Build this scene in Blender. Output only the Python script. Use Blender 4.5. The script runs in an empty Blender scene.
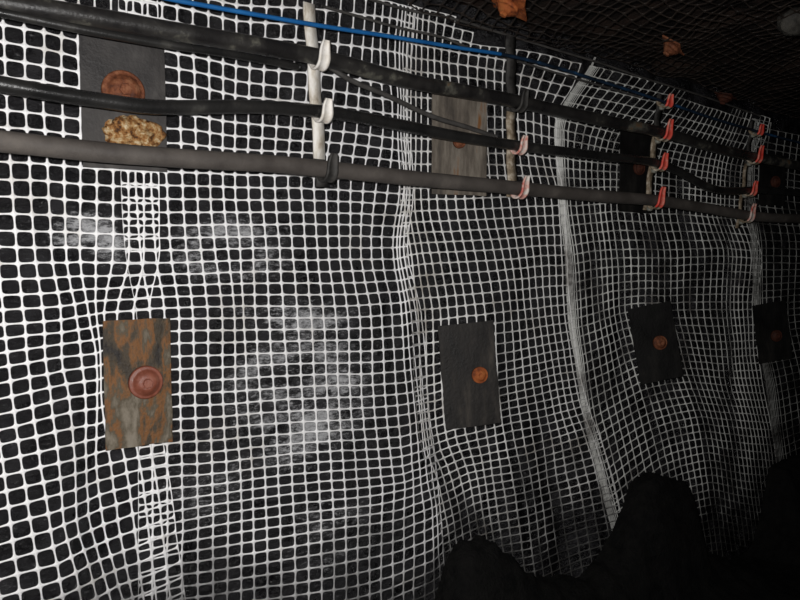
import bpy, math, random
import numpy as np
from mathutils import Vector, noise as mnoise

random.seed(7)
rng = np.random.default_rng(7)
C = bpy.context.scene.collection

# ------------------------------------------------------------------ camera
# X runs along the mine wall, Y goes into the wall, Z is up, floor at 0
CAM = np.array([0.0, -2.31, 1.9])
FOC = 700.0
PITCH = math.radians(2.45)
fh = np.array([0.606, 0.795, 0.0]); fh /= np.linalg.norm(fh)
RT = np.array([fh[1], -fh[0], 0.0])
UZ = np.array([0.0, 0.0, 1.0])
FW = fh * math.cos(PITCH) - UZ * math.sin(PITCH)
UP = fh * math.sin(PITCH) + UZ * math.cos(PITCH)
ROOF = 3.02

def ray(px, py):
    px = np.asarray(px, float); py = np.asarray(py, float)
    return (FW + RT * ((px - 400) / FOC)[..., None] + UP * ((300 - py) / FOC)[..., None])

def on_y(px, py, y):            # point seen at px,py on the vertical plane Y = y
    d = ray(px, py)
    s = (y - CAM[1]) / d[..., 1]
    return CAM + d * s[..., None]

def on_z(px, py, z):
    d = ray(px, py)
    s = (z - CAM[2]) / d[..., 2]
    return CAM + d * s[..., None]

# ------------------------------------------------------------------ helpers
def mesh_obj(name, verts, faces, mat, parent=None, smooth=True, loc=None):
    me = bpy.data.meshes.new(name)
    me.from_pydata([tuple(v) for v in verts], [], [tuple(f) for f in faces])
    if smooth:
        me.polygons.foreach_set('use_smooth', [True] * len(me.polygons))
    me.materials.append(mat)
    me.update()
    o = bpy.data.objects.new(name, me)
    C.objects.link(o)
    if parent: o.parent = parent
    if loc is not None: o.location = loc
    return o

def tag(o, label=None, cat=None, group=None, kind=None):
    if label: o['label'] = label
    if cat: o['category'] = cat
    if group: o['group'] = group
    if kind: o['kind'] = kind
    return o

def empty(name, loc):
    o = bpy.data.objects.new(name, None); C.objects.link(o)
    o.location = loc; o.empty_display_size = 0.05
    return o

def pchip(xk, yk, x):
    """monotone cubic along axis 0 with linear extrapolation"""
    xk = np.asarray(xk, float); yk = np.asarray(yk, float); x = np.asarray(x, float)
    h = np.diff(xk); sh = (-1,) + (1,) * (yk.ndim - 1)
    hh = h.reshape(sh)
    dl = np.diff(yk, axis=0) / hh
    m = np.zeros_like(yk)
    m[0] = dl[0]; m[-1] = dl[-1]
    for i in range(1, len(xk) - 1):
        a, b = dl[i - 1], dl[i]
        w1 = 2 * h[i] + h[i - 1]; w2 = h[i] + 2 * h[i - 1]
        with np.errstate(divide='ignore', invalid='ignore'):
            v = (w1 + w2) / (w1 / a + w2 / b)
        m[i] = np.where(a * b > 0, v, 0.0)
    k = np.clip(np.searchsorted(xk, x) - 1, 0, len(xk) - 2)
    t = ((x - xk[k]) / h[k]).reshape(sh)
    hk = h[k].reshape(sh)
    y0, y1, m0, m1 = yk[k], yk[k + 1], m[k], m[k + 1]
    r = (2*t**3 - 3*t**2 + 1) * y0 + (t**3 - 2*t**2 + t) * hk * m0 + (-2*t**3 + 3*t**2) * y1 + (t**3 - t**2) * hk * m1
    lo = y0 + m0 * hk * t; hi = y1 + m1 * hk * (t - 1)
    r = np.where(t < 0, lo, np.where(t > 1, hi, r))
    return r

def spline(pts, n):
    pts = np.asarray(pts, float)
    d = np.r_[0, np.cumsum(np.linalg.norm(np.diff(pts, axis=0), axis=1))]
    out = np.empty((n, pts.shape[1])); t = np.linspace(0, d[-1], n)
    # Catmull-Rom on chord length
    m = np.gradient(pts, d, axis=0)
    k = np.clip(np.searchsorted(d, t) - 1, 0, len(d) - 2)
    h = (d[k + 1] - d[k])[:, None]; u = ((t - d[k])[:, None]) / h
    out = ((2*u**3 - 3*u**2 + 1) * pts[k] + (u**3 - 2*u**2 + u) * h * m[k]
           + (-2*u**3 + 3*u**2) * pts[k + 1] + (u**3 - u**2) * h * m[k + 1])
    return out

def tube(path, r, seg=14, caps=True, wob=0.0):
    path = np.asarray(path, float); n = len(path)
    V, F = [], []
    tan = np.gradient(path, axis=0); tan /= np.linalg.norm(tan, axis=1)[:, None]
    r = np.broadcast_to(np.asarray(r, float), (n,))
    for i in range(n):
        a = np.cross(tan[i], UZ)
        if np.linalg.norm(a) < 1e-4: a = np.array([1.0, 0, 0])
        a /= np.linalg.norm(a); b = np.cross(a, tan[i])
        for j in range(seg):
            th = 2 * math.pi * j / seg
            rr = r[i] * (1 + (wob * mnoise.noise((path[i][0]*9, th, path[i][2]*9)) if wob else 0))
            V.append(path[i] + (a * math.cos(th) + b * math.sin(th)) * rr)
    for i in range(n - 1):
        for j in range(seg):
            k = (j + 1) % seg
            F.append((i*seg + j, i*seg + k, (i+1)*seg + k, (i+1)*seg + j))
    if caps:
        F.append(tuple(range(seg))); F.append(tuple((n-1)*seg + j for j in reversed(range(seg))))
    return V, F

def ribbon(profile, width, thick, axis_x=True):
    """a strip of the given width (along X) following a profile of (y,z) points; raised rims along both edges"""
    p = np.asarray(profile, float); n = len(p)
    t = np.gradient(p, axis=0); t /= np.linalg.norm(t, axis=1)[:, None]
    nn = np.c_[-t[:, 1], t[:, 0]]
    w = width / 2; rim = width * 0.2
    # cross-section (x, offset): a shallow channel
    cs = [(-w, 0), (-w, thick*1.6), (-w + rim, thick*1.6), (-w + rim*1.25, thick), (w - rim*1.25, thick), (w - rim, thick*1.6), (w, thick*1.6), (w, 0)]
    m = len(cs); V, F = [], []
    for i in range(n):
        for x, o in cs:
            q = p[i] + nn[i] * (o - thick / 2)
            V.append((x, q[0], q[1]))
    for i in range(n - 1):
        for j in range(m):
            k = (j + 1) % m
            F.append((i*m + j, i*m + k, (i+1)*m + k, (i+1)*m + j))
    F.append(tuple(reversed(range(m)))); F.append(tuple((n-1)*m + j for j in range(m)))
    return V, F

def lathe(prof, seg=28, axis='-y'):
    """profile of (radius, height); the height runs out of the wall (-Y)"""
    V, F = [], []
    for r, h in prof:
        for j in range(seg):
            th = 2 * math.pi * j / seg
            V.append((r * math.cos(th), -h, r * math.sin(th)))
    for i in range(len(prof) - 1):
        for j in range(seg):
            k = (j + 1) % seg
            F.append((i*seg + j, i*seg + k, (i+1)*seg + k, (i+1)*seg + j))
    F.append(tuple((len(prof)-1)*seg + j for j in range(seg)))
    F.append(tuple(reversed(range(seg))))
    return V, F

# ------------------------------------------------------------------ materials
def new_mat(name):
    m = bpy.data.materials.new(name); m.use_nodes = True
    nt = m.node_tree; b = nt.nodes['Principled BSDF']
    return m, nt, b

def ramp(nt, fac, stops):
    r = nt.nodes.new('ShaderNodeValToRGB')
    el = r.color_ramp.elements
    while len(el) < len(stops): el.new(0.5)
    for e, (p, c) in zip(el, stops):
        e.position = p; e.color = (c[0], c[1], c[2], 1)
    nt.links.new(fac, r.inputs[0])
    return r.outputs[0]

def noise_node(nt, scale, detail=4, rough=0.6, stretch=(1, 1, 1), coord='Object', dist=0.0):
    tc = nt.nodes.new('ShaderNodeTexCoord'); mp = nt.nodes.new('ShaderNodeMapping')
    mp.inputs['Scale'].default_value = stretch
    n = nt.nodes.new('ShaderNodeTexNoise')
    n.inputs['Scale'].default_value = scale; n.inputs['Detail'].default_value = detail
    n.inputs['Roughness'].default_value = rough; n.inputs['Distortion'].default_value = dist
    nt.links.new(tc.outputs[coord], mp.inputs[0]); nt.links.new(mp.outputs[0], n.inputs['Vector'])
    return n.outputs['Fac']

def noisy(name, stops, scale=12, rough=(0.5, 0.7), bump=0.0, bscale=60, stretch=(1, 1, 1), metallic=0.0, spec=0.5, detail=5, dist=0.0, bdist=0.01):
    m, nt, b = new_mat(name)
    f = noise_node(nt, scale, detail, 0.62, stretch, dist=dist)
    nt.links.new(ramp(nt, f, stops), b.inputs['Base Color'])
    mr = nt.nodes.new('ShaderNodeMapRange'); nt.links.new(f, mr.inputs[0])
    mr.inputs[1].default_value = 0.35; mr.inputs[2].default_value = 0.65
    mr.inputs[3].default_value = rough[0]; mr.inputs[4].default_value = rough[1]
    nt.links.new(mr.outputs[0], b.inputs['Roughness'])
    b.inputs['Metallic'].default_value = metallic
    b.inputs['Specular IOR Level'].default_value = spec
    if bump:
        f2 = noise_node(nt, bscale, 6, 0.65)
        bp = nt.nodes.new('ShaderNodeBump'); bp.inputs['Strength'].default_value = bump
        bp.inputs['Distance'].default_value = bdist
        nt.links.new(f2, bp.inputs['Height']); nt.links.new(bp.outputs[0], b.inputs['Normal'])
    return m

def mesh_plastic(name, clean, dirty, amount, blot_shift=0.0):
    m, nt, b = new_mat(name)
    f = noise_node(nt, 3.5, 6, 0.7)
    a = amount
    col = ramp(nt, f, [(0.30 + a, dirty), (0.46 + a, clean)])
    # near-black ragged blots, denser towards the bottom of the sheets
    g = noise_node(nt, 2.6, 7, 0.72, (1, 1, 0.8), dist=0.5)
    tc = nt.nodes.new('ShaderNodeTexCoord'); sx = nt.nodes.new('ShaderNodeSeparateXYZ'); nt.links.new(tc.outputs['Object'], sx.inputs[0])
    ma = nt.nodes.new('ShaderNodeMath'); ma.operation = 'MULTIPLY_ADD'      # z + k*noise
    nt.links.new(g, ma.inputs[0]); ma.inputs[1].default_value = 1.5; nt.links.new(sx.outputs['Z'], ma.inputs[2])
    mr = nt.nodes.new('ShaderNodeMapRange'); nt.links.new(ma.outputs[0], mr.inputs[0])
    mr.inputs[1].default_value = 1.28 + blot_shift; mr.inputs[2].default_value = 1.74 + blot_shift; mr.inputs[3].default_value = 0.93; mr.inputs[4].default_value = 0.0
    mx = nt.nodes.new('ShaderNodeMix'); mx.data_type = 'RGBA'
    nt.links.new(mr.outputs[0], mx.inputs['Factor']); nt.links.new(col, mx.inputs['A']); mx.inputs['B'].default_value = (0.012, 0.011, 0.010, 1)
    nt.links.new(mx.outputs['Result'], b.inputs['Base Color'])
    b.inputs['Roughness'].default_value = 0.5
    b.inputs['Specular IOR Level'].default_value = 0.3
    return m

M = {}
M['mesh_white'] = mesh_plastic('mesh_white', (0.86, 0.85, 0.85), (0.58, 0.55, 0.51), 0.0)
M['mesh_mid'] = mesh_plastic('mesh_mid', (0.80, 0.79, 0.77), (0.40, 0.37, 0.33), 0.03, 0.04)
M['mesh_grey_shaded'] = mesh_plastic('mesh_grey_shaded', (0.68, 0.68, 0.645), (0.17, 0.16, 0.15), 0.07, -0.22)  # dirt, plus weaker light and crease shade put into the colour
M['mesh_far_shaded'] = mesh_plastic('mesh_far_shaded', (0.34, 0.34, 0.32), (0.06, 0.057, 0.053), 0.08, -0.22)  # dirt, plus the dimness of the far end painted into the colour
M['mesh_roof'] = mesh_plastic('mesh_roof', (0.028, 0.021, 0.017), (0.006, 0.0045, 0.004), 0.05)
M['cable_black'] = noisy('cable_black', [(0.35, (0.010, 0.010, 0.010)), (0.6, (0.022, 0.021, 0.020)), (0.72, (0.06, 0.057, 0.05))], 6, (0.22, 0.38), 0.15, 120, spec=0.5)
M['cable_stained'] = noisy('cable_stained', [(0.40, (0.014, 0.013, 0.013)), (0.54, (0.028, 0.026, 0.024)), (0.61, (0.11, 0.105, 0.085)), (0.70, (0.17, 0.075, 0.02))], 7, (0.26, 0.5), 0.2, 120, spec=0.5)
M['cable_dusty'] = noisy('cable_dusty', [(0.3, (0.055, 0.047, 0.042)), (0.55, (0.092, 0.080, 0.071)), (0.75, (0.15, 0.13, 0.112))], 7, (0.55, 0.75), 0.25, 150, spec=0.3)
M['cable_blue'] = noisy('cable_blue', [(0.3, (0.006, 0.075, 0.24)), (0.7, (0.012, 0.13, 0.36))], 10, (0.4, 0.6), spec=0.4)
M['cable_blue_grimy'] = noisy('cable_blue_grimy', [(0.36, (0.006, 0.010, 0.016)), (0.56, (0.009, 0.028, 0.060)), (0.68, (0.012, 0.075, 0.19))], 9, (0.5, 0.7), spec=0.3)
M['wire_dark'] = noisy('wire_dark', [(0.3, (0.035, 0.032, 0.03)), (0.7, (0.085, 0.08, 0.075))], 20, (0.5, 0.7), spec=0.3)
M['hanger_white'] = noisy('hanger_white', [(0.33, (0.30, 0.24, 0.17)), (0.45, (0.60, 0.55, 0.47)), (0.58, (0.80, 0.77, 0.72))], 26, (0.4, 0.6), spec=0.4, stretch=(1, 1, 0.35))
M['hanger_grimy'] = noisy('hanger_grimy', [(0.33, (0.10, 0.07, 0.045)), (0.5, (0.28, 0.22, 0.15)), (0.66, (0.62, 0.55, 0.45))], 24, (0.5, 0.7), spec=0.3)
M['hanger_dark'] = noisy('hanger_dark', [(0.35, (0.018, 0.017, 0.016)), (0.65, (0.06, 0.056, 0.052))], 18, (0.5, 0.75), 0.3, 90, spec=0.3)
M['hook_pink'] = noisy('hook_pink', [(0.34, (0.55, 0.07, 0.05)), (0.46, (0.75, 0.42, 0.35)), (0.58, (0.8, 0.72, 0.65))], 22, (0.4, 0.6), spec=0.4)
M['hook_white'] = noisy('hook_white', [(0.33, (0.50, 0.10, 0.06)), (0.38, (0.66, 0.60, 0.52)), (0.58, (0.86, 0.82, 0.77))], 22, (0.4, 0.6), spec=0.4)
M['clip_grey'] = noisy('clip_grey', [(0.35, (0.12, 0.12, 0.10)), (0.6, (0.34, 0.34, 0.29))], 40, (0.5, 0.7), spec=0.3)
M['hook_red'] = noisy('hook_red', [(0.36, (0.75, 0.055, 0.04)), (0.55, (0.88, 0.13, 0.09)), (0.70, (0.85, 0.42, 0.33))], 16, (0.35, 0.55), spec=0.4)
M['steel_dark'] = noisy('steel_dark', [(0.35, (0.020, 0.018, 0.018)), (0.55, (0.045, 0.041, 0.039)), (0.72, (0.095, 0.088, 0.082))], 9, (0.5, 0.75), 0.3, 70, stretch=(1, 1, 0.5), spec=0.35)
M['steel_black'] = noisy('steel_black', [(0.35, (0.003, 0.0028, 0.0028)), (0.55, (0.007, 0.0065, 0.006)), (0.72, (0.018, 0.016, 0.014))], 9, (0.5, 0.75), 0.3, 70, stretch=(1, 1, 0.5), spec=0.25)
M['steel_mid'] = noisy('steel_mid', [(0.35, (0.010, 0.009, 0.0085)), (0.55, (0.026, 0.023, 0.021)), (0.70, (0.060, 0.052, 0.044))], 10, (0.5, 0.75), 0.4, 60, stretch=(1.6, 1, 0.45), spec=0.3)
M['steel_rusty'] = noisy('steel_rusty', [(0.38, (0.014, 0.011, 0.010)), (0.46, (0.060, 0.045, 0.028)), (0.51, (0.19, 0.080, 0.025)), (0.55, (0.085, 0.068, 0.045)), (0.62, (0.20, 0.170, 0.13)), (0.74, (0.26, 0.23, 0.19))], 7, (0.45, 0.8), 0.7, 60, stretch=(1.4, 1, 0.62), spec=0.35, detail=9, dist=0.25)
M['steel_brown'] = noisy('steel_brown', [(0.34, (0.045, 0.038, 0.032)), (0.5, (0.12, 0.10, 0.08)), (0.60, (0.19, 0.165, 0.135)), (0.70, (0.17, 0.075, 0.025))], 10, (0.55, 0.8), 0.3, 60, stretch=(1.8, 1, 0.3), spec=0.3)
M['rust'] = noisy('rust', [(0.34, (0.065, 0.020, 0.010)), (0.52, (0.17, 0.054, 0.022)), (0.7, (0.28, 0.12, 0.06))], 36, (0.55, 0.8), 0.5, 110, spec=0.3)
M['rust_dim'] = noisy('rust_dim', [(0.32, (0.03, 0.010, 0.006)), (0.52, (0.06, 0.018, 0.010)), (0.7, (0.10, 0.032, 0.018))], 30, (0.55, 0.8), 0.5, 110, spec=0.25)
M['rust_red'] = noisy('rust_red', [(0.32, (0.13, 0.036, 0.020)), (0.55, (0.21, 0.062, 0.036)), (0.72, (0.28, 0.11, 0.07))], 22, (0.38, 0.6), 0.25, 90, spec=0.5)
M['rust_orange'] = noisy('rust_orange', [(0.34, (0.10, 0.022, 0.008)), (0.52, (0.34, 0.088, 0.022)), (0.7, (0.42, 0.14, 0.04))], 24, (0.6, 0.85), 0.5, 110, spec=0.3)
M['grout'] = noisy('grout', [(0.36, (0.05, 0.022, 0.010)), (0.46, (0.26, 0.11, 0.03)), (0.56, (0.40, 0.25, 0.11)), (0.68, (0.60, 0.50, 0.34))], 60, (0.6, 0.9), 0.8, 90, spec=0.25)
M['grey_lump'] = noisy('grey_lump', [(0.35, (0.02, 0.018, 0.016)), (0.65, (0.07, 0.065, 0.055))], 20, (0.6, 0.9), 0.5, 80, spec=0.3)
M['roof_rock'] = noisy('roof_rock', [(0.34, (0.005, 0.004, 0.004)), (0.50, (0.016, 0.011, 0.009)), (0.62, (0.036, 0.020, 0.014)), (0.74, (0.060, 0.036, 0.022))], 4, (0.55, 0.85), 0.8, 25, spec=0.25, bdist=0.03)
M['coal_fines'] = noisy('coal_fines', [(0.35, (0.003, 0.003, 0.003)), (0.65, (0.009, 0.0085, 0.008))], 20, (0.75, 0.95), 0.8, 70, spec=0.12, bdist=0.02)

def rock_mat():
    m, nt, b = new_mat('coal_rock')
    L = nt.links
    f = noise_node(nt, 9, 8, 0.65)
    base = ramp(nt, f, [(0.34, (0.0022, 0.0018, 0.0026)), (0.52, (0.0060, 0.0052, 0.0066)), (0.70, (0.022, 0.021, 0.024))])
    # glints of the wet rock, painted into its colour as pale grey patches
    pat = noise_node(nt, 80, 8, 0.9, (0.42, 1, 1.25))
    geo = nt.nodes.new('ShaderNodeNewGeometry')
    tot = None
    for (px, py, rx, rz, a) in GLINTS:
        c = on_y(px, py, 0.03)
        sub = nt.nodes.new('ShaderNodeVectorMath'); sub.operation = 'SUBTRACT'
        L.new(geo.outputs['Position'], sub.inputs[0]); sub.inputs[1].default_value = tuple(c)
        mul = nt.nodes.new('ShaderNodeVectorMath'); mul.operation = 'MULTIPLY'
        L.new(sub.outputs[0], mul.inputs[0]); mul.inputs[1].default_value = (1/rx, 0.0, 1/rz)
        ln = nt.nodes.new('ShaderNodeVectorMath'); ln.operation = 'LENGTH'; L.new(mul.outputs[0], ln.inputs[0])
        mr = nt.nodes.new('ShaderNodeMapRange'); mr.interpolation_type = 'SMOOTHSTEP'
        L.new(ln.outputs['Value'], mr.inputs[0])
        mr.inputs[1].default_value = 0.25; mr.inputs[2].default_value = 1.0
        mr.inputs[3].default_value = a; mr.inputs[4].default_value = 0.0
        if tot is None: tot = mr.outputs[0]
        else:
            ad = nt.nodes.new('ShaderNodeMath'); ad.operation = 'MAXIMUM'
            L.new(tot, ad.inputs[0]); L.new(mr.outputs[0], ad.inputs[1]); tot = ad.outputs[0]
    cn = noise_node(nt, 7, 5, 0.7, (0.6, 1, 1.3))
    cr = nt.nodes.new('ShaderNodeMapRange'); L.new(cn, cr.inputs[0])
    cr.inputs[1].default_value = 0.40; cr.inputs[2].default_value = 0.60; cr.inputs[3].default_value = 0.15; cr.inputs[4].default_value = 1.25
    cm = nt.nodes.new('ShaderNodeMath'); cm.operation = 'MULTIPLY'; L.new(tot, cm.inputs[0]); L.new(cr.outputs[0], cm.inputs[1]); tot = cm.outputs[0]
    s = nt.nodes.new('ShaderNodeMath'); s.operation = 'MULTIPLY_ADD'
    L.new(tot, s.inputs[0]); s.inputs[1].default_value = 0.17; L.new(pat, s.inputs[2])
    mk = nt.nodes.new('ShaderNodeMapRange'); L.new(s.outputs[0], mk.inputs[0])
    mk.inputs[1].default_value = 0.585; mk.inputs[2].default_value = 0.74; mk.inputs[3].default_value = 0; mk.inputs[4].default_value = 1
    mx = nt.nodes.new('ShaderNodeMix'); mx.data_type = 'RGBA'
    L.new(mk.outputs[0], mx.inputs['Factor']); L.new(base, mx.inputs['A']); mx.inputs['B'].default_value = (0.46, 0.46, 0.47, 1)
    L.new(mx.outputs['Result'], b.inputs['Base Color'])
    rr = nt.nodes.new('ShaderNodeMapRange'); L.new(f, rr.inputs[0])
    rr.inputs[1].default_value = 0.35; rr.inputs[2].default_value = 0.65; rr.inputs[3].default_value = 0.18; rr.inputs[4].default_value = 0.52
    L.new(rr.outputs[0], b.inputs['Roughness'])
    b.inputs['Specular IOR Level'].default_value = 0.5
    f2 = noise_node(nt, 38, 7, 0.7, (0.7, 1, 1.2))
    bp = nt.nodes.new('ShaderNodeBump'); bp.inputs['Strength'].default_value = 0.95; bp.inputs['Distance'].default_value = 0.02
    L.new(f2, bp.inputs['Height']); L.new(bp.outputs[0], b.inputs['Normal'])
    return m

GLINTS = [(305, 395, 0.44, 0.42, 1.15), (235, 250, 0.34, 0.17, 1.05), (92, 240, 0.17, 0.14, 1.15), (290, 318, 0.42, 0.10, 1.25), (215, 480, 0.3, 0.3, 0.5), (330, 530, 0.3, 0.3, 0.5)]
M['rock'] = rock_mat()

# ------------------------------------------------------------------ plates on the wall
# centre pixel, width, height, yaw (towards the camera), roll, stand-off
PLATES = [
    dict(px=(125, 101), w=.25, h=.42, yaw=4, roll=0.5, y=-.048, mat='steel_dark', kind='P1'),
    dict(px=(139, 383), w=.205, h=.405, yaw=4, roll=0.5, y=-.048, mat='steel_rusty', kind='P2'),
    dict(px=(460, 144), w=.25, h=.43, yaw=20, roll=0, y=-.074, mat='steel_brown', kind='P3'),
    dict(px=(470, 375), w=.25, h=.455, yaw=27, roll=5, y=-.080, mat='steel_mid', kind='P4'),
    dict(px=(637, 170), w=.25, h=.46, yaw=6, roll=0, y=-.050, mat='steel_black', kind='P5'),
    dict(px=(656, 343), w=.25, h=.43, yaw=32, roll=11, y=-.085, mat='steel_black', kind='P6'),
    dict(px=(773, 332), w=.25, h=.40, yaw=28, roll=9, y=-.080, mat='steel_black', kind='P7'),
    dict(px=(773, 180), w=.24, h=.34, yaw=14, roll=0, y=-.060, mat='steel_black', kind='P8'),
]
for p in PLATES:
    p['c'] = on_y(p['px'][0], p['px'][1], p['y'])

# folds of the hanging sheets: (pixel at the top, pixel at the bottom, depth into the wall or out of it, width)
FOLDS = [((86, 405), (112, 600), .055, .055), ((431, 330), (447, 470), .045, .06), ((624, 225), (640, 330), .04, .05), ((738, 225), (742, 430), .06, .09),
         ((498, 430), (530, 560), -.035, .06), ((556, 430), (580, 560), .075, .11), ((684, 380), (706, 500), -.05, .09), ((460, 470), (490, 540), .05, .09),
         ((55, 215), (62, 265), .03, .05), ((398, 215), (402, 330), .035, .04), ((600, 205), (606, 300), .03, .05), ((652, 380), (668, 460), .04, .06),
         ((200, 480), (215, 600), .04, .08), ((330, 430), (350, 520), -.03, .07), ((690, 180), (700, 240), .06, .09), ((240, 520), (262, 620), .06, .12)]
for i_, (a_, b_, d_, w_) in enumerate(FOLDS):
    FOLDS[i_] = (on_y(a_[0], a_[1], -.03), on_y(b_[0], b_[1], -.03), d_, w_)

def surf(x, z):
    """the front of the rib where the mesh lies (Y, negative = into the roadway)"""
    b = -0.022 + 0.009*np.sin(x*3.1 + 1.0)*np.sin(z*2.7 + 0.6) + 0.005*np.sin(x*7.3 + z*4.1) + 0.003*np.sin(x*13 - z*11)
    for A, B_, d, w in FOLDS:
        t = np.clip((z - A[2])/(B_[2] - A[2]), -.6, 1.6)
        cx = A[0] + (B_[0] - A[0])*t
        e = np.maximum(np.abs(t - .5) - .32, 0)/.35
        b = b + d*np.exp(-((x - cx)/w)**2 - e*e)
    acc = b.copy()
    for p in PLATES:
        cx, cy, cz = p['c']
        dx = x - cx; dz = z - cz
        plane = cy + 0.028 - np.clip(dx, -.25, .25) * math.tan(math.radians(p['yaw']))
        w = np.exp(-((np.maximum(np.abs(dx) - .06, 0)/.13)**2 + (np.maximum(np.abs(dz) - .14, 0)/.13)**2))
        acc = acc*(1 - w) + plane*w
    return acc

def on_wall(px, py, off=0.0):
    """point of the mesh surface (moved out by off) along the line of sight"""
    d = ray(px, py)
    lo = (-0.45 - CAM[1]) / d[..., 1]; hi = (0.12 - CAM[1]) / d[..., 1]
    for _ in range(34):
        mid = (lo + hi) / 2
        P = CAM + d * mid[..., None]
        front = P[..., 1] < surf(P[..., 0], P[..., 2]) - off
        lo = np.where(front, mid, lo); hi = np.where(front, hi, mid)
    return CAM + d * ((lo + hi) / 2)[..., None]

# ------------------------------------------------------------------ mesh sheets
ANG = [k * math.pi / 8 for k in range(16)]
def square_pt(a):
    c, s = math.cos(a), math.sin(a); m = max(abs(c), abs(s)); return c / m, s / m
def round_pt(a, n=4.3):
    c, s = math.cos(a), math.sin(a)
    return math.copysign(abs(c) ** (2/n), c), math.copysign(abs(s) ** (2/n), s)
SQ = np.array([square_pt(a) for a in ANG]); RD = np.array([round_pt(a) for a in ANG])

def sheet(name, N, mat, out, strand=0.0047, skip=None):
    """N: nodes (rows, cols, 3). Every cell is a rounded opening framed by flat strands; out = direction to the front"""
    R, K = N.shape[:2]
    out = np.asarray(out, float)
    A, B_, D_, E_ = N[:-1, :-1], N[:-1, 1:], N[1:, :-1], N[1:, 1:]
    w = (np.linalg.norm(B_ - A, axis=-1) + np.linalg.norm(E_ - D_, axis=-1)) / 2
    h = (np.linalg.norm(D_ - A, axis=-1) + np.linalg.norm(E_ - B_, axis=-1)) / 2
    hx = 1 - 2*np.minimum(.31, strand/2/np.maximum(w, 1e-4)); hy = 1 - 2*np.minimum(.40, strand/2/np.maximum(h, 1e-4))
    keep = np.ones_like(w, bool) if skip is None else ~skip
    def bil(u, v):       # u,v in -1..1 arrays broadcast (R-1,K-1,16)
        u = (u + 1)/2; v = (v + 1)/2
        return ((1-u)*(1-v))[..., None]*A[:, :, None] + (u*(1-v))[..., None]*B_[:, :, None] + ((1-u)*v)[..., None]*D_[:, :, None] + (u*v)[..., None]*E_[:, :, None]
    one = np.ones_like(w)[..., None]
    O = bil(one*SQ[:, 0], one*SQ[:, 1]) + out*0.0012
    Hh = bil(hx[..., None]*RD[:, 0], hy[..., None]*RD[:, 1])
    Bk = Hh - out*0.0022
    O, Hh, Bk = O[keep], Hh[keep], Bk[keep]
    n = len(O)
    V = np.concatenate([O, Hh, Bk], axis=1).reshape(-1, 3)
    j = np.arange(16); k = (j + 1) % 16
    f1 = np.stack([j, k, 16 + k, 16 + j], 1); f2 = np.stack([16 + j, 16 + k, 32 + k, 32 + j], 1)
    f = np.concatenate([f1, f2])
    F = (f[None] + (np.arange(n)*48)[:, None, None]).reshape(-1, 4)
    # weld the shared strand centre lines
    key = np.round(V*20000).astype(np.int64)
    _, idx, inv = np.unique(key, axis=0, return_index=True, return_inverse=True)
    V = V[idx]; F = inv.reshape(-1)[F]
    me = bpy.data.meshes.new(name)
    me.vertices.add(len(V)); me.vertices.foreach_set('co', V.astype(np.float32).ravel())
    me.loops.add(F.size); me.loops.foreach_set('vertex_index', F.astype(np.int32).ravel())
    me.polygons.add(len(F)); me.polygons.foreach_set('loop_start', (np.arange(len(F))*4).astype(np.int32))
    me.polygons.foreach_set('loop_total', np.full(len(F), 4, np.int32))
    me.materials.append(mat); me.update(calc_edges=True); me.validate()
    me.polygons.foreach_set('use_smooth', [True]*len(me.polygons))
    o = bpy.data.objects.new(name, me); C.objects.link(o)
    return o

def net(cols, rows, table, c0, c1, r0, r1, jit=0.35):
    """table[r][c] = (x, y) in photo pixels at the listed lattice columns and rows -> pixel position of every node"""
    T = np.array(table, float)                       # rows, cols, 2
    rr = np.arange(r0, r1 + 1); cc = np.arange(c0, c1 + 1)
    G = pchip(rows, T, rr)                           # fine rows
    G = np.swapaxes(pchip(cols, np.swapaxes(G, 0, 1), cc), 0, 1)
    G += rng.normal(0, 1, G.shape)*jit*0.6
    # slow waver of the strands
    k = np.array([[mnoise.noise((c*.31 + 7.7, r*.23 + jit*9, 1.3)) for c in cc] for r in rr])
    k2 = np.array([[mnoise.noise((c*.27 + 1.7, r*.29 + jit*9, 8.3)) for c in cc] for r in rr])
    G[..., 0] += k*jit*2.2; G[..., 1] += k2*jit*2.2
    return G

def xy(xs, ys): return list(zip(xs, ys))

# sheet A: the left edge of the picture up to the first row of plates
A_cols = [-2, 0, 2, 4, 6, 9]
A_rows = [-3, 0, 4, 8, 13, 18, 21, 24, 28, 32, 35, 37]
A_tab = [
    xy([-42, 1, 43, 78, 111, 158], [-37, -28, -20, -12, -4, 4]),
    xy([-40, 3, 43.6, 78, 111, 158], [16, 25, 33, 41, 48, 58]),
    xy([-34, 6, 43, 80, 112, 158], [88, 93, 98, 103, 108, 112]),
    xy([-30, 10.4, 48, 81, 113, 159], [161, 162, 164, 168, 170, 172]),
    xy([-23, 17, 51, 80, 113.4, 160], [248, 248, 248, 248, 249, 249]),
    xy([-16, 24, 61, 89, 104, 150], [326, 322.6, 319.4, 315, 313, 310]),
    xy([-10, 28, 62, 96, 105, 150], [370, 363, 357, 353, 350, 345]),
    xy([-5, 33, 69, 98, 106, 152], [415, 407, 398, 394, 391, 384]),
    xy([4, 41, 75, 96, 122, 163], [475, 467, 460, 454, 447, 440]),
    xy([13, 51, 77, 101, 131, 172], [541, 530, 520, 509, 500, 488]),
    xy([20, 60, 89, 111, 137, 177], [592, 580, 566, 556, 546, 532]),
    xy([26, 65, 97, 119, 141, 181], [627, 612, 598, 586, 578, 562]),
]
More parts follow.
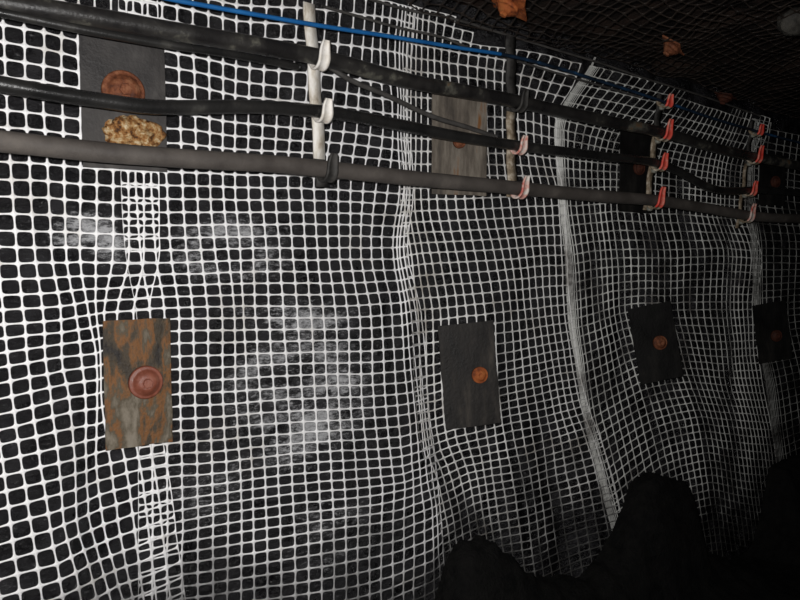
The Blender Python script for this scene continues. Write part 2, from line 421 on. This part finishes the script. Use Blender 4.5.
# sheet B: between the first and second seams
B_cols = [-3, 0, 1, 4, 5, 10, 14, 17, 18, 20, 22]
B_rows = [-2, 1, 4, 6, 11, 17, 23, 28, 32, 37, 40, 44, 48]
def brow(x, y): return xy(x, y)
B_tab = [
    brow([118, 162.5, 177.5, 223.5, 237, 313, 366, 392, 399, 406, 416], [-36, -27, -24, -14, -11, 4-12, -2, 2, 4, 6, 8]),
    brow([118, 162.5, 177.6, 223, 236.4, 310, 363, 388, 395, 403, 412], [10, 19, 22, 33, 36, 41, 47, 51, 52, 54, 56]),
    brow([118, 163, 178.5, 223, 236, 307, 359, 392, 398, 404, 411], [57, 66, 69, 78, 81, 88, 95, 100, 101, 103, 104]),
    brow([118, 163.5, 179.5, 223, 235.5, 305, 358, 393, 398, 404, 411], [94, 98, 99, 107, 109, 116, 121, 126, 127, 129, 130]),
    brow([120, 166.4, 182, 223, 235, 301.5, 351, 389, 400, 408, 414], [169, 171.5, 172, 174, 175, 176, 179, 182, 183, 184, 185]),
    brow([125, 171, 186.5, 228.5, 240.5, 305.5, 350.5, 382, 393, 400, 408], [252, 250.8, 250.6, 249, 248.6, 248, 248, 248, 248, 247, 246]),
    brow([137, 179, 193, 235, 244, 311.6, 360, 392.4, 402, 411, 421], [322, 319, 318.6, 318.3, 318, 318, 317, 314.5, 314, 312, 310]),
    brow([138, 180, 194.5, 236, 247, 314, 361.5, 395, 405, 416, 426], [386, 381.5, 381, 379, 378, 375, 374, 372, 371, 369, 366]),
    brow([138, 181.3, 196.5, 237.4, 249.3, 316.2, 363.5, 398, 409, 420, 429], [436, 430.5, 430, 427, 426, 421, 419, 416, 414.5, 411, 408]),
    brow([138, 182.4, 197.6, 241, 252.5, 319, 368, 403, 412.5, 426, 435], [494, 487, 486, 481, 479, 472, 469, 466, 463, 459, 455]),
    brow([138, 183, 198, 242, 253.6, 320.5, 370, 405, 414, 428, 437], [530, 521, 518, 511, 509, 501, 496, 490, 487, 482, 478]),
    brow([138, 182, 198, 241.5, 254, 322, 370, 404, 414, 433, 441], [574, 563, 561.5, 555, 553, 542, 535, 529, 525, 518, 513]),
    brow([137, 182, 198, 241, 254, 322, 370, 404, 414, 434, 444], [622, 611, 609, 603, 601, 592, 583, 572, 568, 560, 552]),
]
# sheet C: between the second and third seams
C_cols = [-5, -2, 0, 3, 6, 9, 12, 15, 16]
C_rows = [-18, -14, -11, -8, -5, 0, 6, 11, 16, 20, 24, 28, 32, 36, 41, 46]
C_tab = [
    xy([418, 424, 436, 464, 493, 515, 548, 577, 586], [-26, -22, -19, -16, -9, -2, 2, 8, 10]),
    xy([406, 418, 429, 454, 484, 510, 545, 575, 584], [14, 18, 21, 27, 34, 37, 42, 50, 52]),
    xy([403, 416, 428, 449, 478, 503, 531, 562, 572], [54, 58, 60, 63, 67, 71, 77, 85, 87]),
    xy([402, 416, 428, 452, 479, 502.6, 526, 549, 556], [96, 97, 98, 100, 103, 105, 109, 115, 117]),
    xy([402, 416, 428, 454, 480, 503, 527, 549, 556], [138, 138, 139, 140, 141, 142, 144, 148, 149]),
    xy([400, 415, 429, 456, 483, 509, 535, 558, 564], [201, 200, 199.5, 199, 198, 197, 196, 195.5, 195]),
    xy([407, 425, 441, 467, 496, 519, 541, 562, 567], [266, 264, 263, 262, 260, 258, 256, 255, 254.5]),
    xy([411, 433, 449, 476, 503.6, 525, 545, 564, 570], [322, 320, 318, 315, 312, 309.5, 307, 305, 304]),
    xy([414, 434, 450, 479, 506, 530, 551, 570, 576], [378, 375, 371, 367, 362, 357, 352, 349, 348]),
    xy([417, 435, 452, 482, 508, 534, 556, 575, 581], [414, 410, 405, 400, 394, 388, 382, 379, 378]),
    xy([422, 439, 456, 486, 511.5, 539, 562, 581, 588], [450, 443, 437, 430, 423, 418, 412, 407, 405]),
    xy([431, 450, 466, 491, 518, 544, 570, 592, 598], [482, 473, 466, 461, 456, 449, 441, 434, 432]),
    xy([438, 458, 473, 495, 524, 547, 576, 602, 608], [514, 504, 496, 491, 485.5, 478, 470, 463, 461]),
    xy([443, 463, 478, 499, 528, 552, 582, 609, 616], [545, 535, 528, 522, 516, 508, 500, 493, 491]),
    xy([449, 469, 485, 505, 533, 557, 588, 617, 624], [585, 574, 566, 561, 556, 546, 535, 528, 526]),
    xy([455, 475, 491, 511, 538, 563, 594, 624, 631], [622, 612, 604, 599, 594, 583, 571, 563, 561]),
]
# sheet D: gathered into a dense hem on its left, then on to the fourth seam
D_cols = [-9, 0, 4, 9, 12, 16, 19, 24, 27, 32]
D_rows = [-19, -15, -12, -8, -4, 0, 6, 12, 17, 22, 29, 38, 46]
D_tab = [
    xy([600, 612, 646, 684, 700, 719, 731, 750, 758, 776], [30, 34, 42, 53, 57, 65, 69, 76, 80, 86]),
    xy([590, 600, 633, 670, 686, 705, 717, 738, 748, 770], [65, 68, 76, 86, 90, 97, 101, 108, 111, 118]),
    xy([570, 580, 610, 648, 668, 690, 705, 728, 740, 765], [92, 95, 101, 110, 114, 120, 124, 131, 134, 140]),
    xy([554, 564, 591, 622, 644, 668, 688, 715, 727, 752], [128, 130, 136, 143, 146, 150, 154, 160, 163, 168]),
    xy([556, 565, 586, 617, 638, 662, 683, 712, 725, 750], [166, 168, 170, 172, 174, 178, 181, 185, 187, 190]),
    xy([560, 568, 589, 617, 638, 662, 683, 712, 725, 750], [207, 206, 205, 203, 204, 206, 207, 210, 211, 213]),
    xy([565, 575, 596, 624, 646, 671, 691, 724, 737, 762], [266, 264, 260, 258, 258, 258, 257, 256, 257, 258]),
    xy([568, 578, 599, 625, 646, 671, 690, 722, 734, 757], [321, 318, 312, 305, 303, 303, 302, 302, 302, 302]),
    xy([576, 584, 606, 633, 655, 679, 697, 726, 738, 757], [368, 364, 355, 343, 340, 340, 341, 342, 341, 340]),
    xy([582, 590, 613, 645, 664, 688, 704, 730, 742, 762], [413, 409, 397, 381, 377, 375, 376, 378, 378, 378]),
    xy([597, 606, 627, 660, 680, 704, 719, 742, 754, 772], [474, 470, 454, 434, 428, 424, 426, 428, 429, 430]),
    xy([616, 625, 645, 675, 692, 714, 729, 752, 763, 782], [549, 545, 528, 500, 494, 490, 493, 497, 498, 500]),
    xy([630, 640, 660, 688, 703, 722, 737, 760, 771, 790], [614, 610, 592, 560, 553, 550, 553, 557, 558, 560]),
]
# sheet E: the far right, with a second dense hem
E_cols = [-7, 0, 4, 10, 20]
E_rows = [-6, 0, 10, 17, 26, 36, 44, 58]
E_tab = [
    xy([762, 770, 797, 834, 890], [78, 80, 87, 96, 108]),
    xy([752, 760, 787, 824, 880], [118, 120, 126, 134, 145]),
    xy([746, 754, 781, 820, 878], [188, 190, 193, 198, 205]),
    xy([751, 762, 790, 828, 884], [247, 248, 249, 250, 252]),
    xy([754, 763, 788, 826, 882], [313, 312, 309, 305, 298]),
    xy([766, 777, 801, 836, 890], [388, 385, 379, 370, 355]),
    xy([774, 785, 808, 842, 896], [450, 446, 437, 424, 402]),
    xy([790, 801, 822, 854, 906], [560, 554, 540, 521, 490]),
]
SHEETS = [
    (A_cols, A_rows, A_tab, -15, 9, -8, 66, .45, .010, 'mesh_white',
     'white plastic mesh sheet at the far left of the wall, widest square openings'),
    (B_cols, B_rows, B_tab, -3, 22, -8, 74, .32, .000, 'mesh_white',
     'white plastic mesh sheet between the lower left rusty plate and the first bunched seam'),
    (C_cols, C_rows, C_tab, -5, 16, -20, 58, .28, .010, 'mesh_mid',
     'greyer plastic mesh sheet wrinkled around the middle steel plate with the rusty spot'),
    (D_cols, D_rows, D_tab, -9, 32, -19, 52, .25, .000, 'mesh_grey_shaded',
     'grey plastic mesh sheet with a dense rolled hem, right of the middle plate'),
    (E_cols, E_rows, E_tab, -7, 22, -6, 66, .22, .010, 'mesh_far_shaded',
     'dirty plastic mesh sheet, painted dim, at the far right edge of the wall'),
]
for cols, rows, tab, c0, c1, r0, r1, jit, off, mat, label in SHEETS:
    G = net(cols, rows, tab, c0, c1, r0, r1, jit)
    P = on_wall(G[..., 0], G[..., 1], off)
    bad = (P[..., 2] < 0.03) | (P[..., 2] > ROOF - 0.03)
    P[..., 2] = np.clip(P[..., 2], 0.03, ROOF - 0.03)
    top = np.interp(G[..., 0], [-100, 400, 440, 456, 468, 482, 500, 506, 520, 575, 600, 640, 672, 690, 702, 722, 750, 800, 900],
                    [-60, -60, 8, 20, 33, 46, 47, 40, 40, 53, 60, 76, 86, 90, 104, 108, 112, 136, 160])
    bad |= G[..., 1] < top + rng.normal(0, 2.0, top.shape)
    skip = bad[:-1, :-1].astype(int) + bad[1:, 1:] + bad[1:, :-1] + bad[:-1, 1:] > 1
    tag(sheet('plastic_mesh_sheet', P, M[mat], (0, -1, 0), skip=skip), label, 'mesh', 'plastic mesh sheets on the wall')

# ------------------------------------------------------------------ setting
def fbm(x, y, z, oct=4):
    return mnoise.fractal((x, y, z), 1.0, 2.1, oct)

def heightfield(name, xs, ys, fn, mat, kind='structure', smooth=True):
    V = [fn(a, b) for b in ys for a in xs]
    n = len(xs)
    F = [(j*n + i, j*n + i + 1, (j+1)*n + i + 1, (j+1)*n + i) for j in range(len(ys) - 1) for i in range(n - 1)]
    o = mesh_obj(name, V, F, mat, smooth=smooth)
    if kind: o['kind'] = kind
    return o

def rock_fn():
    xs = np.arange(-2.0, 9.01, 0.022); zs = np.arange(-0.1, ROOF + 0.12, 0.022)
    X, Z = np.meshgrid(xs, zs)
    S = surf(X, Z)
    V = []
    for j, z in enumerate(zs):
        for i, x in enumerate(xs):
            n1 = mnoise.noise((x*2.1, z*2.1, 3.0))*0.5 + 0.5
            d = mnoise.voronoi((x*6.5, z*8.0, 0.4))[0]
            n2 = min(d[1] - d[0], 0.6)
            n3 = fbm(x*9, z*11, 2.2, 3)
            V.append((x, S[j, i] + 0.020 + max(0.0, 0.035*n1 + 0.022*(0.6 - n2)*1.2 + 0.008*n3), z))
    n = len(xs)
    F = [(j*n + i, j*n + i + 1, (j+1)*n + i + 1, (j+1)*n + i) for j in range(len(zs) - 1) for i in range(n - 1)]
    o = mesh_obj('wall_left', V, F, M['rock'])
    o['kind'] = 'structure'
rock_fn()

heightfield('ceiling', np.arange(-2.0, 9.01, 0.05), np.arange(-4.6, 0.36, 0.05),
            lambda x, y: (x, y, ROOF + 0.05 + 0.05*fbm(x*1.7, y*1.7, 0.5) + 0.025*fbm(x*6, y*6, 4.5)), M['roof_rock'])
heightfield('floor', np.arange(-2.0, 9.01, 0.08), np.arange(-4.6, 0.36, 0.08),
            lambda x, y: (x, y, -0.05 + 0.03*fbm(x*2, y*2, 9.5)), M['coal_fines'])

# bank of black coal fines heaped along the foot of the wall
prof_px = [(250, 690), (380, 660), (430, 640), (446, 604), (457, 562), (467, 547), (492, 543), (510, 551), (521, 570), (534, 584), (556, 582), (590, 578), (606, 568), (618, 545), (632, 515), (644, 482), (656, 477), (674, 478), (682, 484), (685, 520), (690, 548), (716, 556), (742, 566), (760, 556), (772, 515), (780, 470), (800, 456), (840, 470), (900, 470)]
bp = np.array([on_y(a, b, -0.17) for a, b in prof_px])
bp = np.vstack([[-2.0, 0, 0.12], bp, [9.1, 0, 0.6]])
def bank(x, y):
    h = float(np.interp(x, bp[:, 0], bp[:, 2]))
    low = min(h, 0.20)
    d = max(-y - 0.20, 0.0)
    f1 = max(0.0, 1 - d/0.9)                       # broad low foot
    f2 = max(0.0, 1 - (d/0.16)**1.6)               # steep heaps against the mesh
    z = low*f1 + (h - low)*f2 + (0.035*fbm(x*7, y*7, 1.0) + 0.016*fbm(x*26, y*26, 6.0))*(0.3 + 0.7*f1)
    return (x, y, z if f1 > 0 else -0.12)
bk = heightfield('coal_spoil', np.arange(-1.9, 9.0, 0.025), np.arange(-1.3, -0.08, 0.025), bank, M['coal_fines'], kind='stuff')
tag(bk, 'black coal spoil heaped on the floor along the foot of the wall', 'coal', kind='stuff')

# dark mesh sagging under the roof
xs = np.arange(0.6, 8.4, 0.062); ys = np.arange(-2.4, -0.06, 0.062)
X, Y = np.meshgrid(xs, ys)
# lattice turned on the skew, as laid
Xr = X + (Y)*0.45
Zr = ROOF - 0.045 + 0.018*np.sin(X*2.3 + Y*1.1) - 0.02*np.abs(np.sin(X*4.1 - Y*3.0)) + 0.006*np.sin(Y*9 + X*5)
Nn = np.stack([Xr, Y, Zr], -1)
for a in range(Nn.shape[0]):
    for b in range(Nn.shape[1]):
        q = Nn[a, b]
        n3 = mnoise.noise_vector((q[0]*1.9, q[1]*1.9, 2.0)); n4 = mnoise.noise_vector((q[0]*6, q[1]*6, 7.0))
        Nn[a, b] += np.array([n3.x*.07 + n4.x*.02, n3.y*.07 + n4.y*.02, -abs(n3.z)*.03 + n4.z*.006])
Nn[..., 1] = np.minimum(Nn[..., 1], -0.05); Nn[..., 2] = np.minimum(Nn[..., 2], ROOF - 0.035)
Nn += rng.normal(0, .004, Nn.shape)
tag(sheet('roof_mesh', Nn[::-1], M['mesh_roof'], (0, 0, -1), strand=0.0055), 'dark brown mesh sagging under the black rock roof', 'mesh')

# ------------------------------------------------------------------ rock bolts with plates
def box_plate(w, h, t, nx=10, nz=16, bend=0.003, seed=0):
    """a slightly dished steel plate, front and back faces and a rim"""
    V, F = [], []
    for s in (0, 1):
        for j in range(nz + 1):
            for i in range(nx + 1):
                x = (i/nx - .5)*w; z = (j/nz - .5)*h
                e = 0.0015*mnoise.noise((x*12 + seed, z*12, seed*1.7))
                x2 = x + (0.003*mnoise.noise((z*14, seed, 1.0)) if i in (0, nx) else 0)
                z2 = z + (0.003*mnoise.noise((x*14, seed, 5.0)) if j in (0, nz) else 0)
                y = bend*((2*x/w)**2) + e + (t if s else 0)
                V.append((x2, y, z2))
    n = (nx + 1)*(nz + 1)
    for j in range(nz):
        for i in range(nx):
            a = j*(nx + 1) + i
            F.append((a, a + 1, a + nx + 2, a + nx + 1))
            F.append((n + a, n + a + nx + 1, n + a + nx + 2, n + a + 1))
    ring = [i for i in range(nx)] + [j*(nx + 1) + nx for j in range(nz)] + [nz*(nx + 1) + i for i in range(nx, 0, -1)] + [j*(nx + 1) for j in range(nz, 0, -1)]
    for a, b in zip(ring, ring[1:] + ring[:1]):
        F.append((a, n + a, n + b, b))
    return V, F

def dome(r, hgt):
    return lathe([(r*1.00, -0.004), (r*1.00, .010), (r*.93, .014), (r*.86, .012), (r*.74, hgt*.55), (r*.55, hgt*.85), (r*.34, hgt), (r*.22, hgt*.93)], 30)

def nut(r, hgt):
    V, F = [], []
    for (rr, h) in ((r, -0.002), (r, hgt*.85), (r*.86, hgt)):
        for j in range(6):
            th = math.pi/3*j + .2
            V.append((rr*math.cos(th), -h, rr*math.sin(th)))
    for i in range(2):
        for j in range(6):
            k = (j + 1) % 6
            F.append((i*6 + j, i*6 + k, (i+1)*6 + k, (i+1)*6 + j))
    F.append(tuple(range(12, 18))); F.append(tuple(reversed(range(6))))
    return V, F

LAB = {
    'P1': 'dark steel bolt plate at upper left with crusted yellow grout under its rusty dome',
    'P2': 'rust-streaked steel bolt plate at lower left with a round red-brown dome',
    'P3': 'brown stained steel bolt plate behind the cables in the upper middle',
    'P4': 'dark steel bolt plate in the lower middle with an orange rust spot',
    'P5': 'dark steel bolt plate behind the cables just left of the red-tipped hanger',
    'P6': 'near-black tilted steel bolt plate with a brown dome, right of the dense mesh hem',
    'P7': 'dim dark steel bolt plate near the right edge, lower row',
    'P8': 'dim dark steel bolt plate near the right edge behind the cables',
}
DOMES = {  # pixel of the bolt, radius, height, material
    'P1': ((123, 92), .064, .038, 'rust'), 'P2': ((145, 382), .053, .034, 'rust_red'), 'P3': ((459, 142), .028, .016, 'rust'),
    'P4': ((477, 375), .036, .026, 'rust_orange'), 'P5': ((638, 168), .04, .022, 'rust_dim'), 'P6': ((658, 343), .040, .03, 'rust'),
    'P7': ((774, 336), .04, .026, 'rust_dim'), 'P8': ((774, 182), .04, .024, 'rust_dim'),
}
for n_, p in enumerate(PLATES):
    k = p['kind']; root = empty('rock_bolt', p['c'])
    root.rotation_euler = (0, math.radians(p['roll']*-1), 0)
    # turn the plate so that it faces the roadway on the left a little
    rz = -math.radians(p['yaw'])
    root.rotation_euler = (0.0, -math.radians(p['roll']), rz)
    tag(root, LAB[k], 'rock bolt', 'rock bolts with steel plates on the wall')
    V, F = box_plate(p['w'], p['h'], .008, seed=n_*3.1)
    mesh_obj('plate', V, F, M[p['mat']], root, smooth=False)
    (bx, by), r, hh, mt = DOMES[k]
    q = on_y(bx, by, p['y'])
    # into the plate's own frame
    dx = (q[0] - p['c'][0]); dz = q[2] - p['c'][2]
    cy = math.cos(rz)
    lx = dx / (cy + math.tan(math.radians(0)) + 1e-9) if abs(rz) < .2 else dx*1.0
    V, F = dome(r, hh)
    d = mesh_obj('dome_washer', V, F, M[mt], root, loc=(lx, -0.002, dz))
    V, F = nut(r*.30, hh*.28)
    mesh_obj('bolt_nut', V, F, M[mt], d, smooth=False, loc=(0, -hh*.93, 0))
    if k == 'P1':
        # a crust of yellow grout squeezed out below the bolt
        q = on_y(132, 136, p['y'])
        V, F = [], []
        nu, nv = 34, 14
        for a in range(nv + 1):
            ph = math.pi/2*a/nv
            for b in range(nu):
                th = 2*math.pi*b/nu
                rr = 1 + .30*mnoise.noise((math.cos(th)*2.2, math.sin(th)*2.2, ph*2)) + .16*mnoise.noise((math.cos(th)*7, math.sin(th)*7, ph*6))
                V.append((.086*rr*math.cos(th)*math.cos(ph), -.036*rr*math.sin(ph), .060*rr*math.sin(th)*math.cos(ph)))
        for a in range(nv):
            for b in range(nu):
                c2 = (b + 1) % nu
                F.append((a*nu + b, a*nu + c2, (a+1)*nu + c2, (a+1)*nu + b))
        g = mesh_obj('grout_crust', V, F, M['grout'], root, loc=(q[0] - p['c'][0], 0.0, q[2] - p['c'][2]))
        g['label'] = 'crusty yellow and rust-brown grout'

# ------------------------------------------------------------------ cables
def cable(name, px_pts, y, r, mat, label, cat='cable', n=140, group='cables along the wall', seg=16, wob=.03):
    ys = y if hasattr(y, '__len__') else [y]*len(px_pts)
    pts = np.array([on_y(a, b, yy) for (a, b), yy in zip(px_pts, ys)])
    path = spline(pts, n)
    V, F = tube(path, r, seg, wob=wob)
    o = mesh_obj(name, V, F, M[mat])
    tag(o, label, cat, group)
    return path

YC = -0.168
c1 = cable('power_cable', [(-260, -38.3), (-60, -9), (0, 2), (80, 15), (160, 29), (250, 44), (318, 57), (400, 79), (500, 98), (560, 111), (620, 124), (668, 134), (712, 147), (764, 159), (810, 168), (880, 182)],
           YC, .0285, 'cable_stained', 'thick black cable at the top with grey and rust stains')
cable('power_cable', [(-260, -29.7), (-60, 1), (0, 12.5), (80, 29), (160, 43.5), (230, 54), (272, 61.5), (298, 67)],
      [YC - .024]*6 + [YC - 0.014, YC + .012], .0125, 'cable_black', 'thin black cable lying against the underside of the thick top cable at upper left')
c2 = cable('power_cable', [(-260, 43.7), (-60, 73), (0, 84), (50, 93), (100, 100.5), (150, 107), (200, 107), (260, 107), (325, 112), (400, 125), (450, 135), (520, 146), (600, 156), (664, 165), (714, 189), (762, 190), (810, 194), (880, 203)],
           YC, .0225, 'cable_black', 'glossy black cable, the second one down, crossing the rusty dome at upper left')
c3 = cable('power_cable', [(-260, 119.0), (-60, 135), (0, 141), (100, 152), (200, 159.5), (260, 163), (325, 169), (400, 177), (500, 186.5), (600, 196), (660, 201), (705, 208), (752, 216), (810, 219), (880, 222)],
           YC, .030, 'cable_dusty', 'lowest of the thick cables, matt grey-brown with dust')
pb_ = cable('signal_cable', [(120, -12), (175, 0), (230, 10), (310, 24), (400, 38), (460, 48), (500, 54), (540, 63), (600, 81), (668, 103), (712, 118), (760, 132), (820, 148)],
      [-.22]*7 + [-.19, -.17, -.165, -.16, -.16, -.16], .0075, 'cable_blue', 'thin blue cable running above the black cables', n=110, seg=10)
cable('wire', [(322, 6), (350, 14), (400, 28), (450, 40), (466, 47), (500, 56), (560, 74), (640, 97)], -.09, .0055, 'wire_dark',
      'thin dark wire just above the blue cable', n=80, seg=8, group='thin wires along the wall')
cable('wire', [(360, -4), (400, 8), (450, 18), (507, 35), (560, 51), (600, 63), (650, 80), (690, 92), (760, 116)], -.085, .0055, 'wire_dark',
      'thin dark wire along the top edge of the white mesh below the roof', n=80, seg=8, group='thin wires along the wall')
cable('wire', [(328, 66), (345, 77), (386, 95), (434, 117), (470, 128), (496, 137)], -.127, .0095, 'wire_dark',
      'short dark wire slanting down from the top cable to the second cable', n=60, seg=10, group='thin wires along the wall')

bl = bpy.data.objects['signal_cable']
bl.data.materials.append(M['cable_blue_grimy'])
for pl in bl.data.polygons:
    if pl.center.x + .25*mnoise.noise(pl.center*5) > 2.15: pl.material_index = 1

# ------------------------------------------------------------------ cable hangers
def path_at(path, x):
    i = int(np.argmin(np.abs(path[:, 0] - x))); return path[i]

def hook_profile(r, back, tip=1.0):
    """(y,z) around a cable centre: from the strap, under the cable and up in front of it"""
    R = r + .007
    pts = [(back, R*.55), (back*.95, R*.1), (back*.75, -R*.45)]
    for a in np.linspace(-65, -180, 9):
        pts.append((R*math.cos(math.radians(a)), R*math.sin(math.radians(a))*1.05 - .002))
    pts += [(-R*1.05, R*.5), (-R*1.16, R*.95*tip), (-R*1.32, R*1.35*tip)]
    return np.array(pts)

def clip_block(w):
    """a bevelled lug that fixes a hook to the strap, with a rivet hole on its face"""
    V, F = lathe([(w*.5, -.004), (w*.5, .012), (w*.40, .017), (w*.16, .017), (w*.14, .010)], 14)
    return V, F

def hanger(pt, pb, hooks, w, hw, strap_mats, label, clips=False):
    """pt, pb: photo pixels of the top and bottom of the strap; hooks: (cable path, cable radius, material, label)"""
    ystrap = -0.126
    a = on_y(pt[0], pt[1], ystrap); b = on_y(pb[0], pb[1], ystrap)
    root = empty('cable_hanger', tuple(b))
    tag(root, label, 'cable hanger', 'hook hangers carrying the cables')
    zs = [a[2]] + [on_y(pt[0], q[0], ystrap)[2] for q in strap_mats[1:]] + [b[2]]
    lean = (a[0] - b[0])/(a[2] - b[2])
    def xat(z): return (z - b[2])*lean
    for i, (_, mt) in enumerate(strap_mats):
        z0, z1 = zs[i], zs[i + 1]
        prof = [(0.004*math.sin(q*14), z0 + (z1 - z0)*q - b[2]) for q in np.linspace(0, 1, 16)]
        V, F = ribbon(prof, w, .005)
        V = [(v[0] + xat(v[2] + b[2]), v[1], v[2]) for v in V]
        o = mesh_obj('strap', V, F, M[mt], root)
        if len(strap_mats) > 1: o['label'] = {'hanger_dark': 'black coated strap', 'hanger_grimy': 'grimy brown strap'}.get(mt, 'white strap')
    for path, r, mt, lab in hooks:
        c = path_at(path, b[0] + (a[0] - b[0])*.5)
        c = path_at(path, b[0] + xat(c[2]))
        prof = hook_profile(r, ystrap - c[1], 1.35 if clips else 1.0) + np.array([c[1] - ystrap, c[2] - b[2]])
        V, F = ribbon(prof, hw, .0055)
        x = xat(c[2])
        # the hooks taper to a rounded tip
        n = len(prof); V2 = []
        for k, v in enumerate(V):
            t = (k // 8)/(n - 1)
            sc = 1.0 - 0.45*max(0, (t - .72)/.28)**2
            V2.append((v[0]*sc + x, v[1], v[2]))
        o = mesh_obj('hook', V2, F, M[mt], root)
        if lab: o['label'] = lab
        if clips and mt != 'hanger_dark':            # only the front lip keeps its colour, the rest is grimy
            o.data.materials.append(M['hanger_grimy'])
            for pl in o.data.polygons:
                if pl.vertices[0]//8 < 7: pl.material_index = 1
        if clips:
            V, F = clip_block(.034)
            mesh_obj('clip', V, F, M['clip_grey'], root, loc=(x, -.006, c[2] - b[2] - r*1.25))
    return root

blue = spline(np.array([on_y(p_, q_, -.165) for p_, q_ in [(175, 0), (310, 24), (400, 38), (500, 54), (600, 81), (668, 103), (760, 132)]]), 200)
hanger((309, 3), (322, 187), [(c1, .0285, 'hook_white', ''), (c2, .0225, 'hook_white', ''), (c3, .030, 'hanger_dark', 'black coated hook')], .046, .044,
       [(3, 'hanger_white'), (158, 'hanger_dark')], 'white strip hanger with hooks on the cables, first from the left')
hanger((511, 36), (512, 197), [(c1, .0285, 'hanger_dark', 'black coated hook'), (c2, .0225, 'hook_pink', ''), (c3, .030, 'hook_pink', '')], .056, .044,
       [(36, 'hanger_dark'), (112, 'hanger_grimy')], 'strip hanger blackened at its top, beside the brown plate in the upper middle')
hanger((661, 94), (647, 210), [(blue, .015, 'hook_red', 'hook with a red lip'), (c1, .0285, 'hook_red', 'hook with a red lip'), (c2, .0225, 'hook_red', 'hook with a red lip'), (c3, .030, 'hook_red', 'hook with a red lip')], .052, .058,
       [(94, 'hanger_dark'), (138, 'hanger_grimy')], 'grimy strip hanger with red hook tips, left one of the two red-tipped hangers', True)
hanger((753, 120), (738, 228), [(blue, .015, 'hook_red', 'hook with a red lip'), (c1, .0285, 'hook_red', 'hook with a red lip'), (c2, .0225, 'hook_red', 'hook with a red lip'), (c3, .030, 'hook_pink', 'hook with a worn pink lip')], .040, .060,
       [(120, 'hanger_dark'), (165, 'hanger_grimy')], 'grimy strip hanger with red hook tips nearest the right edge', True)

# ------------------------------------------------------------------ roof bolts
def roof_bolt(px, py, size, mat, label, rot, dome_r=.05, tilt=(0.2, 0.1)):
    z = ROOF - 0.085
    c = on_z(px, py, z)
    root = empty('roof_bolt', c); root.rotation_euler = (tilt[0], tilt[1], rot)
    tag(root, label, 'roof bolt', 'bolts in the roof')
    V, F = box_plate(size, size, .007, 8, 8, .006, seed=px)
    V = [(x, zz, y) for x, y, zz in V]; F = [tuple(reversed(f)) for f in F]
    mesh_obj('plate', V, F, M[mat], root, smooth=False)
    V, F = dome(dome_r, .035)
    V = [(x, zz, y) for x, y, zz in V]; F = [tuple(reversed(f)) for f in F]
    d = mesh_obj('dome_washer', V, F, M[mat], root)
    V, F = nut(.016, .014); V = [(x, zz, y) for x, y, zz in V]; F = [tuple(reversed(f)) for f in F]
    mesh_obj('bolt_nut', V, F, M[mat], d, smooth=False, loc=(0, 0, -.030))
roof_bolt(508, 6, .15, 'rust_orange', 'bright orange rusted roof bolt plate at the top middle edge', .7, .05, (0.5, 0.15))
roof_bolt(672, 47, .10, 'rust', 'small rust-brown roof bolt in the dark roof above the red-tipped hangers', .3, .042, (.65, .25))
roof_bolt(725, 97, .10, 'rust_dim', 'dim dark red roof bolt beside the wall near the right edge', .2, .045, (.3, .1))
V, F = [], []
nu, nv = 28, 16
for a in range(nv + 1):
    ph = math.pi*(a/nv - .5)
    for b in range(nu):
        th = 2*math.pi*b/nu
        d = Vector((math.cos(th)*math.cos(ph), math.sin(th)*math.cos(ph), math.sin(ph)))
        rr = .055*(1 + .28*mnoise.noise(d*1.6) + .12*mnoise.noise(d*5))
        V.append((d.x*rr*1.1, d.y*rr, d.z*rr))
for a in range(nv):
    for b in range(nu):
        c_ = (b + 1) % nu
        F.append((a*nu + b, a*nu + c_, (a+1)*nu + c_, (a+1)*nu + b))
c = on_z(793, 22, ROOF - .06)
tag(mesh_obj('rock_lump', V, F, M['grey_lump'], loc=c), 'grey rounded rock lump caught in the roof mesh at the top right corner', 'rock')

# ------------------------------------------------------------------ light and camera
li = bpy.data.lights.new('camera_flash', 'SPOT'); li.energy = 240; li.shadow_soft_size = 0.02
li.spot_size = math.radians(120); li.spot_blend = 0.75; li.color = (1.0, 0.985, 0.97)
lo = bpy.data.objects.new('camera_flash', li); C.objects.link(lo)
lo.location = CAM - RT*0.05 + UP*0.07
aim = Vector(FW*1.0 + RT*((320 - 400)/FOC) + UP*((300 - 250)/FOC))
lo.rotation_euler = aim.to_track_quat('-Z', 'Y').to_euler()

w = bpy.data.worlds.new('world'); bpy.context.scene.world = w; w.use_nodes = True
w.node_tree.nodes['Background'].inputs[0].default_value = (0.5, 0.48, 0.5, 1)
w.node_tree.nodes['Background'].inputs[1].default_value = 0.004

cd = bpy.data.cameras.new('camera'); co = bpy.data.objects.new('camera', cd); C.objects.link(co)
cd.sensor_fit = 'HORIZONTAL'; cd.sensor_width = 36; cd.lens = 36*FOC/800
from mathutils import Matrix
mw = Matrix(((RT[0], UP[0], -FW[0], CAM[0]), (RT[1], UP[1], -FW[1], CAM[1]), (RT[2], UP[2], -FW[2], CAM[2]), (0, 0, 0, 1)))
co.matrix_world = mw
cd.clip_start = 0.02
bpy.context.scene.camera = co
vs = bpy.context.scene.view_settings
vs.view_transform = 'Standard'; vs.look = 'None'; vs.gamma = 1; vs.use_curve_mapping = False; vs.exposure = 0.0
